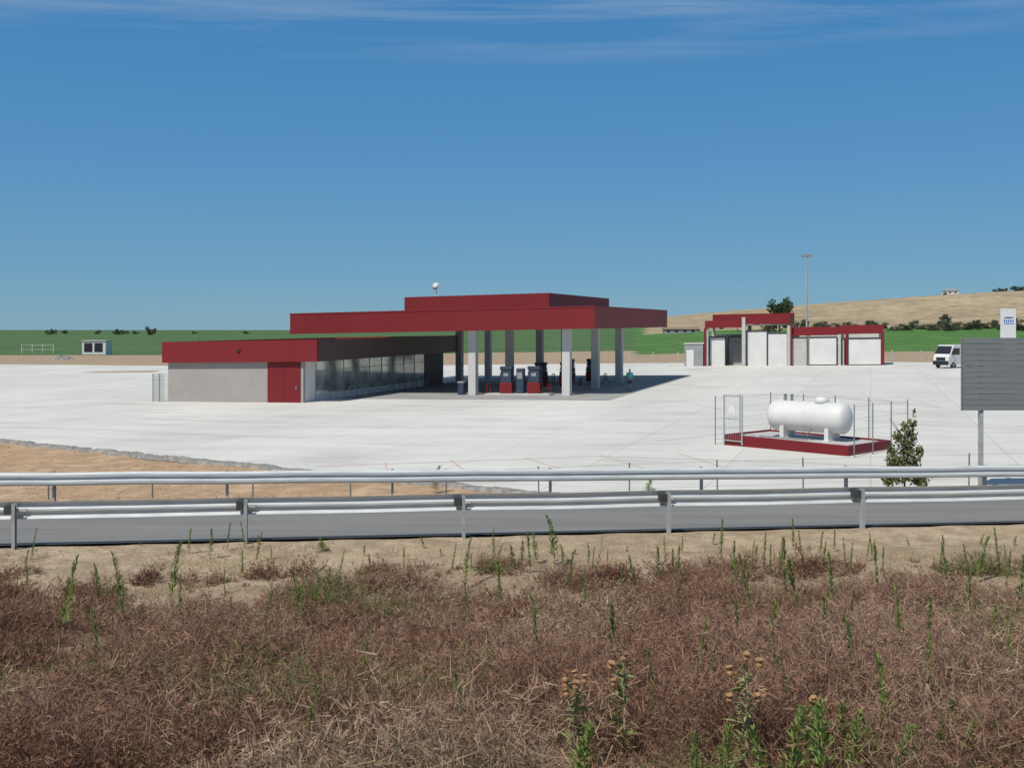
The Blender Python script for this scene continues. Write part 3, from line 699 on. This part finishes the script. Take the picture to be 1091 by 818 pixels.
def blobs_round(seed):
    g = random.Random(seed); return [(g.uniform(-.27, .27), g.uniform(-.27, .27), g.uniform(.36, .82), g.uniform(.13, .24)) for _ in range(11)]
def blobs_low(seed):
    g = random.Random(seed); return [(g.uniform(-.4, .4), g.uniform(-.3, .3), g.uniform(.12, .75), g.uniform(.14, .26)) for _ in range(14)]
TV = [(trunk_mesh(.8, .035, i), crown_mesh('crown', blobs_round(i+20), 1500, .075, (.03, .05, .028), (.095, .125, .065), i)) for i in range(4)]
TL = [(trunk_mesh(.7, .03, i+9), crown_mesh('crown', blobs_low(i+40), 1200, .085, (.05, .068, .05), (.14, .155, .10), i+50)) for i in range(4)]  # leaf colours lifted to paint in distance haze
def tree(x, y, z, h, var, label, group=None, wide=1., name='tree', cat='tree', rz=None):
    r = empty(name, (x, y, z), label, cat, group, rz=random.uniform(0, 6.28) if rz is None else rz); r.scale = (h*wide, h*wide, h)
    link('trunk', var[0], r); link('crown', var[1], r); return r
for px, ytop, ybase, Yd, lab, v, wd in [(831, 310, 345, 260, 'dark bushy tree standing left of the floodlight mast', TV[3], .58), (819, 331, 345, 262, 'small dark tree beside the bushy tree left of the mast', TL[1], .6), (852, 335, 347, 300, 'low rounded tree just behind the floodlight mast', TL[2], .8)]:
    x = (px-CX)/F*Yd; tree(x, Yd, T(x, Yd), EYE+(HZ-ytop)/F*Yd-T(x, Yd), v, lab, wide=wd)
g_ = random.Random(5)
for px, h, wd in [(868, 3.5, 1.6), (876, 4.5, 1.2), (886, 3, 2.), (903, 4, 1.5), (912, 3, 1.9), (926, 5.5, 1.0), (930, 4.5, 1.5), (941, 4, 1.4), (953, 3, 2.), (964, 4.5, 1.4), (973, 5.5, 1.1), (984, 3.2, 2.),
                  (995, 3.6, 1.8), (1006, 6.8, .9), (1010, 6, 1.0), (1016, 4.2, 1.7), (1026, 3.5, 2.), (1034, 4.2, 1.6), (1041, 5.4, 1.3), (1050, 3.5, 2.), (1058, 4.4, 1.5), (1070, 3.6, 2.), (1079, 5.4, 1.4), (1087, 5, 1.6)]:
    Yd = g_.uniform(415, 455); x = (px-CX)/F*Yd; z = T(x, Yd)
    tree(x, Yd, z-.3, h*g_.uniform(.85, 1.15), g_.choice(TL), 'dark green tree in the row at the foot of the far hill', 'trees along the foot of the far hill', wide=wd)
for px in [742, 768, 791, 806]:
    Yd = g_.uniform(430, 520); x = (px-CX)/F*Yd; z = T(x, Yd); tree(x, Yd, z-.3, g_.uniform(2.2, 3.8), g_.choice(TL), 'small dark shrub on the low end of the far hill', 'shrubs on the low end of the far hill', wide=g_.uniform(1.2, 2.))
for px, h in [(1060, 3), (1066, 4), (1071, 3.2), (1081, 5), (1085, 4), (1090, 4.5), (1007, 2.5)]:
    Yd = 735.; x = (px-CX)/F*Yd; tree(x, Yd, T(x, Yd)-.3, h, g_.choice(TL), 'tiny dark tree on the crest of the far hill', 'trees on the crest of the far hill', wide=1.4)
for px, h, wd in [(52, 6, 1.3), (57, 8, 1), (69, 7, 1.4), (104, 6, 1.5), (122, 6, 1.2), (127, 8, 1.), (133, 5, 1.8), (144, 6, 1.4), (159, 10, .9), (163, 9, 1.), (207, 5, 1.6), (262, 5, 1.7)]:
    Yd = g_.uniform(1000, 1250); x = (px-CX)/F*Yd; tree(x, Yd, T(x, Yd)-.6, h, g_.choice(TL), 'tiny dark tree on the left horizon beyond the green field', 'trees on the left horizon', wide=wd)
x, y = (964-CX)/F*29.2, 29.2
bm_ = crown_mesh('crown', [(-.03, 0, .22, .16, 1.), (.13, .05, .30, .12, 1.2), (-.14, 0, .34, .11, 1.2), (.02, 0, .48, .11, 1.2), (.10, .02, .60, .08, 1.3), (-.09, 0, .62, .07, 1.4), (-.20, 0, .16, .12, 1), (.21, 0, .14, .12, 1), (.10, 0, .76, .055, 1.5), (.12, 0, .91, .03, 2.2), (.21, 0, .44, .06, 1.3), (-.19, 0, .50, .05, 1.5), (.0, 0, .74, .05, 1.6)], 2500, .046, (.085, .115, .045), (.26, .28, .12), 77)
tree(x, y, T(x, y), 2.45, (trunk_mesh(.95, .012, 3, 14, .2), bm_), 'leafy green shrub growing behind the far guard rail, left of the road sign', wide=.95, name='roadside_shrub', cat='shrub', rz=.2)

# ------------------------------------------------------------------ roadside vegetation
def unit(v): return v/(np.linalg.norm(v, axis=1, keepdims=True)+1e-9)
def tris(Bs, D, Ln, Wd, g):
    side = unit(np.cross(D, g.normal(size=D.shape)))
    w = (Wd*.5)[:, None]
    return np.stack([Bs-side*w, Bs+side*w, Bs+D*Ln[:, None]], 1).reshape(-1, 3)
THISTLES = [(795, 822, 118), (614, 826, 104), (664, 806, 102), (868, 818, 68)]
THP = [ground_at(a_, b_) for a_, b_, _ in THISTLES]
g = np.random.default_rng(11)
# mounded bushes: centre, radius, height, tone
NBU = 640
by = 3.2+14.6*g.random(NBU)**.9; bx = g.uniform(-1, 1, NBU)*(by*.56+1.0); bm = -sn(bx, by)[1]
kb = (bm > .9) & (g.random(NBU) < .10+.9*sm((bm-1.3)/3.2)) & (vn(bx, by, 1.5, 23) < .76)
bx, by, bm = bx[kb], by[kb], bm[kb]
grow = .4+.6*sm((bm-.9)/3.2)
bR = (.17+.42*g.random(len(bx))**1.3)*grow; bH = (.12+.36*g.random(len(bx))**1.2)*grow; bT = g.random(len(bx))
NC = 7000; n0 = NC*7
yy = 3.3+14.3*g.random(n0); xx = g.uniform(-1, 1, n0)*(yy*.56+.9)
fld = np.zeros(n0); ton = np.zeros(n0)
for i in range(0, n0, 3000):
    d2 = ((xx[i:i+3000, None]-bx)**2+(yy[i:i+3000, None]-by)**2)/bR**2
    h = bH*np.sqrt(np.clip(1-d2, 0, 1)); j = h.argmax(1); fld[i:i+3000] = h[np.arange(len(j)), j]; ton[i:i+3000] = bT[j]
for tx_, ty_, _ in THP:                       # the thistles stand in small clearings
    near = (abs(xx-tx_) < .16) & (yy < ty_+.1) & (yy > ty_-.9); fld = np.where(near, np.minimum(fld, .05), fld)
mm = -sn(xx, yy)[1]
keep = (mm > .7) & (((fld > .015) & (g.random(n0) < .66)) | ((fld <= .015) & (g.random(n0) < .07) & (mm > .9+3.0*vn(xx, yy, .9, 33))))
xx, yy, mm, fld, ton = [a[keep][:NC] for a in (xx, yy, mm, fld, ton)]; nc = len(xx)
zz = terr(xx, yy)
hue = np.clip(.62*ton+.28*vn(xx, yy, 1.9, 12)+.22*(g.random(nc)-.25), 0, 1)
K, J = 12, 13
hC = .035+.05*g.random(nc)+fld*(.75+.5*g.random(nc))
cen = np.stack([xx, yy, zz-.01], 1)
B = np.repeat(cen, K, 0)+g.normal(size=(nc*K, 3))*np.array([.045, .045, 0])
ang = g.uniform(0, 2*np.pi, nc*K); el = np.arccos(1-.75*g.random(nc*K))
D = np.stack([np.cos(ang)*np.sin(el), np.sin(ang)*np.sin(el), np.cos(el)], 1)
Ln = np.repeat(hC, K)*(.7+.5*g.random(nc*K)); Hu = np.repeat(hue, K); dist = np.repeat(yy, K)
stem = tris(B, D, Ln, .0018+.00022*dist, g)
pal = np.array([(.165, .084, .058), (.225, .124, .086), (.285, .175, .122), (.345, .245, .17), (.43, .335, .235)])
def colr(h, bright):
    f = np.clip(h, 0, .999)*(len(pal)-1); i = f.astype(int); q = (f-i)[:, None]
    return (pal[i]*(1-q)+pal[np.minimum(i+1, len(pal)-1)]*q)*bright[:, None]
cs = colr(Hu*.7, .5+.4*g.random(nc*K))
fr = g.uniform(.25, 1., (nc*K, J))
TB = (B[:, None, :]+D[:, None, :]*(Ln[:, None]*fr)[..., None]).reshape(-1, 3)
TD = unit(np.repeat(D, J, 0)*.35+g.normal(size=(nc*K*J, 3))*.7+np.array([0, 0, .15]))
TLn = .012+np.repeat(Ln, J)*(.06+.15*g.random(nc*K*J)); dj = np.repeat(dist, J)
twig = tris(TB, TD, TLn, (.0028+.00048*dj)*(.7+.7*g.random(nc*K*J)), g)
HT = np.clip(np.repeat(Hu, J)*.9+.22*(g.random(nc*K*J)-.45), 0, 1)
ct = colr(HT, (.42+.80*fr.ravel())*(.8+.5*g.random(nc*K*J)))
gr = np.repeat(np.repeat((vn(xx, yy, 1.1, 21) > .84), K), J)
ct[gr] = ct[gr]*.4+np.array([.13, .18, .05])*.65
V = np.concatenate([stem, twig]); Cc = np.concatenate([np.repeat(cs, 3, 0), np.repeat(ct, 3, 0)])
o = link('dry_scrub', np_mesh('dry_scrub', V, 3, Cc, M['veg'])); tag(o, 'dense reddish brown dry scrub covering the bank in the foreground', 'scrub', kind='stuff')
# straw grass over bank, verge and the soil beyond the road
NB = 56000
yb = np.concatenate([g.uniform(3.2, 19, NB), g.uniform(24, 60, 9000)]); xb = g.uniform(-1, 1, len(yb))*(yb*.56+.8)
sb, nb_ = sn(xb, yb)
lotlo = np.interp(xb, [-150, -60, -25.8, 3.3, 110], [187, 76.6, 51.7, 30.4, 46])
k1 = (nb_ < -.15) & (vn(xb, yb, .8, 15) > .40+.30*g.random(len(xb)))
k2 = (nb_ > 6.7) & (yb < lotlo-.5) & (vn(xb, yb, 1.4, 16) > .55)
kk = k1 | k2; xb, yb = xb[kk], yb[kk]; nbn = len(xb); far = yb > 22
cen = np.stack([xb, yb, terr(xb, yb)-.01], 1)
q = 3
B = np.repeat(cen, q, 0)+g.normal(size=(nbn*q, 3))*np.array([.03, .03, 0])
D = unit(g.normal(size=(nbn*q, 3))*np.array([.55, .55, .2])+np.array([0, 0, .9])); D[:, 2] = np.abs(D[:, 2])
Ln = .03+.12*g.random(nbn*q)**1.9; V = tris(B, D, Ln, .0022+.0003*np.repeat(yb, q)+.006*np.repeat(far, q), g)
c1 = np.array([.43, .33, .21]); c2 = np.array([.26, .175, .115]); tq = g.random((nbn*q, 1)); Cc = c1*tq+c2*(1-tq)
gm = np.repeat(vn(xb, yb, .9, 18) > .75, q); Cc[gm] = np.array([.15, .21, .055])*(.6+.8*tq[gm])
o = link('dry_grass', np_mesh('dry_grass', V, 3, np.repeat(Cc, 3, 0), M['veg'])); tag(o, 'thin straw coloured dry grass on the verge and bare soil', 'grass', kind='stuff')

# tall green weeds, individuals
M['weedstem'] = mat('weed stem', (.22, .25, .09), .9, .2, 12)
def weed_variant(seed, leafn=150, bushy=.0, lw=.12, dryc=False):
    g = np.random.default_rng(seed); m = MB()
    bend = g.normal(size=2)*.10
    pt = lambda t: (bend[0]*t*t, bend[1]*t*t, t)
    m.path([pt(t) for t in (-.05, .25, .5, .75, 1.)], [.013, .011, .009, .007, .004], 5)
    o = m.build('stem', M['weedstem']); sme = o.data; bpy.data.objects.remove(o)
    t = .10+.90*g.random(leafn)**.75
    P = np.stack([bend[0]*t*t, bend[1]*t*t, t], 1)
    a = g.uniform(0, 6.28, leafn); el = .7+1.0*t+.35*g.normal(size=leafn)
    D = unit(np.stack([np.cos(a), np.sin(a), el], 1))
    if bushy: P = P+np.stack([np.cos(a), np.sin(a), 0*a], 1)*(bushy*g.random((leafn, 1)))*(1.1-t[:, None])
    Ln = .06+.085*(1-t)+.04*g.random(leafn); side = unit(np.cross(D, np.stack([np.cos(a), np.sin(a), -.3+0*a], 1)+g.normal(size=(leafn, 3))*.3))
    w = Ln*lw
    Vq = np.stack([P, P+D*Ln[:, None]*.45+side*w[:, None], P+D*Ln[:, None], P+D*Ln[:, None]*.45-side*w[:, None]], 1).reshape(-1, 3)
    tn = g.random((leafn, 1)); Cc = np.array([.12, .185, .042])*(1-tn)+np.array([.29, .37, .115])*tn
    if dryc: Cc = np.array([.22, .17, .09])*(1-tn)+np.array([.33, .27, .15])*tn
    dry = (t < .2)[:, None]; Cc = np.where(dry, np.array([.26, .20, .10]), Cc)
    return sme, np_mesh('foliage', Vq, 4, np.repeat(Cc, 4, 0), M['veg'])
WV = [weed_variant(60+i, 130, b) for i, b in enumerate((0, 0, .04, .07, .0))]+[weed_variant(66, 170, .16, .15)]
WD = weed_variant(80, 170, .1, .1, True)
SL = ('slim upright green weed growing out of the dry scrub', 'slim green weeds in the dry scrub')
def weed(px, py, hpx, var=None, label=SL[0], group=SL[1], wide=None, lift=.0):
    x, y, z = ground_at(px, py)
    if lift:                                   # rooted below the scrub surface: same tip, longer stem
        lf = lift*float(sm((-sn(x, y)[1]-1.5)/3.5)); dp = lf*F/y; x, y, z = ground_at(px, py+dp*.85); hpx = hpx+dp
    h = hpx*y/F
    r = empty('green_weed' if var is not WD else 'dry_weed', (x, y, z-.02), label, 'weed', group, rz=random.uniform(0, 6.28)); wd = wide or random.uniform(.5, .85)
    r.scale = (h*wd, h*wd, h); r.rotation_euler[0] = random.uniform(-.13, .13); r.rotation_euler[1] = random.uniform(-.13, .13)
    v = var or random.choice(WV[:5]); link('stem', v[0], r); link('foliage', v[1], r)
for q in [(65, 665, 66), (130, 655, 64), (182, 640, 64), (190, 668, 44), (325, 660, 52), (495, 622, 46), (500, 665, 42), (535, 640, 40), (575, 715, 60), (565, 606, 40), (625, 655, 46),
          (655, 695, 54), (680, 640, 48), (767, 600, 48), (785, 628, 46), (800, 645, 52), (835, 628, 54), (850, 655, 60), (885, 640, 48), (957, 705, 70), (985, 690, 50), (915, 722, 56), (1010, 622, 40),
          (1040, 612, 42), (1065, 602, 38), (742, 708, 46), (320, 778, 40), (495, 760, 44), (580, 670, 40), (605, 625, 36), (430, 606, 22), (395, 612, 22), (240, 628, 22), (30, 628, 24),
          (700, 612, 30), (725, 620, 38), (935, 620, 40), (905, 612, 32), (875, 606, 28), (820, 610, 30), (1085, 640, 46), (1030, 660, 50), (820, 700, 56), (790, 690, 50), (880, 690, 52),
          (1075, 720, 56), (1055, 700, 48), (695, 745, 50), (760, 735, 46), (990, 740, 56), (945, 760, 56), (850, 745, 48), (350, 640, 32), (100, 690, 36), (225, 690, 34), (385, 700, 32)]:
    weed(q[0], q[1], q[2], lift=.22)
for k in range(64):
    px = 1091*random.random()**(.58 if k < 50 else 1.); weed(px, random.uniform(588, 690) if k % 2 else random.uniform(584, 614), random.uniform(14, 38), lift=.18)
for i, (px, py, h) in enumerate([(590, 603, 52), (572, 600, 32), (555, 602, 28), (545, 607, 30), (530, 600, 20), (600, 606, 26)]):
    weed(px, py, h, WV[3], 'fresh green weed in the cluster below the near guard rail', 'fresh green weeds clustered below the near guard rail', 1.1)
for px, py, h in [(840, 815, 60), (880, 822, 70), (905, 815, 45), (1000, 800, 40), (1060, 815, 40), (815, 818, 40), (612, 830, 60), (318, 770, 34), (865, 800, 40), (1030, 815, 45), (980, 815, 35), (770, 815, 40), (930, 800, 40), (740, 818, 34), (1075, 800, 42), (955, 822, 50), (1015, 780, 36), (900, 790, 40)]:
    weed(px, py, h, WV[5], 'bushy leafy green weed low in the foreground scrub', 'bushy green weeds low in the foreground', 1.0, lift=.12)
for px in (150, 275, 388, 430, 452, 470, 612, 668, 700, 760, 805, 848, 930, 968, 1005, 1045, 1080):
    weed(px, random.uniform(580, 594), random.uniform(7, 15), random.choice([WV[2], WV[3], WD]), 'small weed sprouting on the sandy verge by the near guard rail', 'small weeds on the sandy verge', 1.5)
weed(344, 588, 16, WV[5], 'low green tuft alone on the sandy verge', None, 2.2)
weed(690, 524, 14, WV[5], 'low green bush at the foot of the far guard rail', None, 2.2)
weed(463, 526, 30, WD, 'dry straggly weed behind the far guard rail, left of centre', None, 1.3)

# thistles
M['thistlestem'] = mat('thistle stem', (.30, .26, .155), .9, .2, 12)
M['thistlehead'] = mat('dry thistle head', (.31, .175, .085), .95, .35, 60)
def thistle(px, py, hpx, nh, label, seed):
    x, y, z = ground_at(px, py); h = hpx*y/F; g = random.Random(seed)
    r = empty('thistle', (x, y, z), label, 'thistle'); m = MB(); tips = []
    m.path([(0, 0, -.03), (.02*h, 0, h*.5), (0, 0, h)], [.007, .006, .004], 6); tips.append((0, 0, h))
    for i in range(nh-1):
        t = g.uniform(.5, .85); a = g.uniform(0, 6.28); q = g.uniform(.08, .17)*h
        tip = (q*math.cos(a), q*math.sin(a), h*min(.98, t+g.uniform(.1, .2))); m.path([(0, 0, h*t), (q*.6*math.cos(a), q*.6*math.sin(a), h*t+.04*h), tip], [.004, .003, .002], 5); tips.append(tip)
    m.build('stem', M['thistlestem'], r, off=False)
    for tp in tips:
        s = g.uniform(.011, .016); hd = MB(); hd.lathe([(.002, -s*.6), (s*.9, 0), (s, s*.6), (s*.6, s*1.2), (s*1.1, s*2.2), (s*.5, s*2.1)], tp, (g.uniform(-.4, .4), g.uniform(-.4, .4), 1), 10)
        for k in range(12):
            a = g.uniform(0, 6.28); e = g.uniform(-.2, .9); hd.path([tp, (tp[0]+math.cos(a)*s*2, tp[1]+math.sin(a)*s*2, tp[2]+e*s*2)], [.0018, .0004], 3)
        hd.build('flower_head', M['thistlehead'], r, off=False)
    gg = np.random.default_rng(seed); k = 90; t = .05+.88*gg.random(k); a = gg.uniform(0, 6.28, k)
    P = np.stack([0*t, 0*t, t*h], 1); D = unit(np.stack([np.cos(a), np.sin(a), .7+.5*gg.normal(size=k)], 1)); Ln = (.04+.08*gg.random(k))*(1.15-.6*t); sd = unit(np.cross(D, gg.normal(size=(k, 3))*.3+np.array([0, 0, 1.]))); w = Ln*.12
    Vq = np.stack([P, P+D*Ln[:, None]*.4+sd*w[:, None], P+D*Ln[:, None]-np.array([0, 0, .02]), P+D*Ln[:, None]*.4-sd*w[:, None]], 1).reshape(-1, 3)
    tn = gg.random((k, 1)); Cc = np.array([.17, .22, .08])*(1-tn)+np.array([.36, .37, .18])*tn
    link('leaves', np_mesh('leaves', Vq, 4, np.repeat(Cc, 4, 0), M['veg']), r)
TLAB = ['tallest dry thistle with orange brown heads, right of centre in the foreground', 'pale dry thistle rising at the bottom edge just right of centre', 'slender dry thistle between the two larger thistles', 'short dry thistle right of the tallest thistle']
for i, ((a_, b_, c_), nh) in enumerate(zip(THISTLES, (8, 6, 5, 4))): thistle(a_, b_, c_, nh, TLAB[i], i+1)

# ------------------------------------------------------------------ sky, sun, camera
ELV = R(54)
TOSUN = Vector((-.57, -.69, 0)).normalized()*math.cos(ELV)+Vector((0, 0, math.sin(ELV)))
w = bpy.data.worlds.new('World'); SC.world = w; w.use_nodes = True
N = w.node_tree.nodes; L = w.node_tree.links; bg = N['Background']
sky = N.new('ShaderNodeTexSky'); sky.sky_type = 'NISHITA'; sky.sun_disc = False
sky.sun_elevation = ELV; sky.sun_rotation = math.atan2(TOSUN.x, TOSUN.y) % (2*math.pi); sky.altitude = 700; sky.dust_density = .3; sky.air_density = 1.0; sky.ozone_density = 3.0
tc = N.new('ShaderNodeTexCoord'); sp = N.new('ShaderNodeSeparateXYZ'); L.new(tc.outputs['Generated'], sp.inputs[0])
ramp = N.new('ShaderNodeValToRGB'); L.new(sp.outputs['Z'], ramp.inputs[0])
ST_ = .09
els = [(0.0, (.175, .36, .495)), (.05, (.130, .330, .515)), (.15, (.085, .280, .53)), (.31, (.046, .215, .485)), (.75, (.09, .165, .29))]  # top stop, out of view, greyed to weaken blue fill in shadows
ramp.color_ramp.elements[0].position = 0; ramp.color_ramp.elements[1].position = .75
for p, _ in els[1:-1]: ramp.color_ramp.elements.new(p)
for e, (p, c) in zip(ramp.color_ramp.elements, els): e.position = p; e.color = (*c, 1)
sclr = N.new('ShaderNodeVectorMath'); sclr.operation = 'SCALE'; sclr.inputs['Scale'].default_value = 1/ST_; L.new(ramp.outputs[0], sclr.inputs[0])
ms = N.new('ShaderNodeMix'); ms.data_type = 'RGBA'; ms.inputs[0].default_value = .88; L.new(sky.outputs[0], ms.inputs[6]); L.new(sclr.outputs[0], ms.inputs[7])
dv = N.new('ShaderNodeVectorMath'); dv.operation = 'DIVIDE'; cb_ = N.new('ShaderNodeCombineXYZ')
mxz = N.new('ShaderNodeMath'); mxz.operation = 'MAXIMUM'; mxz.inputs[1].default_value = .02; L.new(sp.outputs['Z'], mxz.inputs[0])
for i in range(3): L.new(mxz.outputs[0], cb_.inputs[i])
L.new(tc.outputs['Generated'], dv.inputs[0]); L.new(cb_.outputs[0], dv.inputs[1])
mp = N.new('ShaderNodeMapping'); mp.inputs['Scale'].default_value = (.55, 2.6, 1); mp.inputs['Rotation'].default_value = (0, 0, R(12)); mp.inputs['Location'].default_value = (1.3, .4, 0); L.new(dv.outputs[0], mp.inputs[0])
nz = N.new('ShaderNodeTexNoise'); nz.inputs['Scale'].default_value = 1.0; nz.inputs['Detail'].default_value = 8; nz.inputs['Roughness'].default_value = .6; nz.inputs['Distortion'].default_value = .4; L.new(mp.outputs[0], nz.inputs[0])
r1 = N.new('ShaderNodeMapRange'); r1.inputs[1].default_value = .46; r1.inputs[2].default_value = .85; r1.inputs[4].default_value = .7; L.new(nz.outputs[0], r1.inputs[0])
r2 = N.new('ShaderNodeMapRange'); r2.inputs[1].default_value = .245; r2.inputs[2].default_value = .305; L.new(sp.outputs['Z'], r2.inputs[0])
mu = N.new('ShaderNodeMath'); mu.operation = 'MULTIPLY'; L.new(r1.outputs[0], mu.inputs[0]); L.new(r2.outputs[0], mu.inputs[1])
cm = N.new('ShaderNodeMix'); cm.data_type = 'RGBA'; L.new(mu.outputs[0], cm.inputs[0]); L.new(ms.outputs[2], cm.inputs[6]); cm.inputs[7].default_value = (6.2, 6.8, 7.4, 1)
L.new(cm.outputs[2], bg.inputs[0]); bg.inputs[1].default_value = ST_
sl = bpy.data.lights.new('sun', 'SUN'); sl.energy = 4.2; sl.angle = R(.5); sl.color = (1, .945, .85)
so = bpy.data.objects.new('sun', sl); COL.objects.link(so); so.rotation_euler = TOSUN.to_track_quat('Z', 'Y').to_euler()
cd = bpy.data.cameras.new('camera'); cam = bpy.data.objects.new('camera', cd); COL.objects.link(cam)
cd.sensor_width = 36; cd.lens = 36; cd.shift_y = -(409-HZ)/1091; cd.clip_end = 12000; cd.clip_start = .1
cam.location = (0, 0, EYE); cam.rotation_euler = (R(90), 0, 0); SC.camera = cam
SC.view_settings.view_transform = 'Standard'; SC.view_settings.look = 'None'; SC.view_settings.exposure = 0
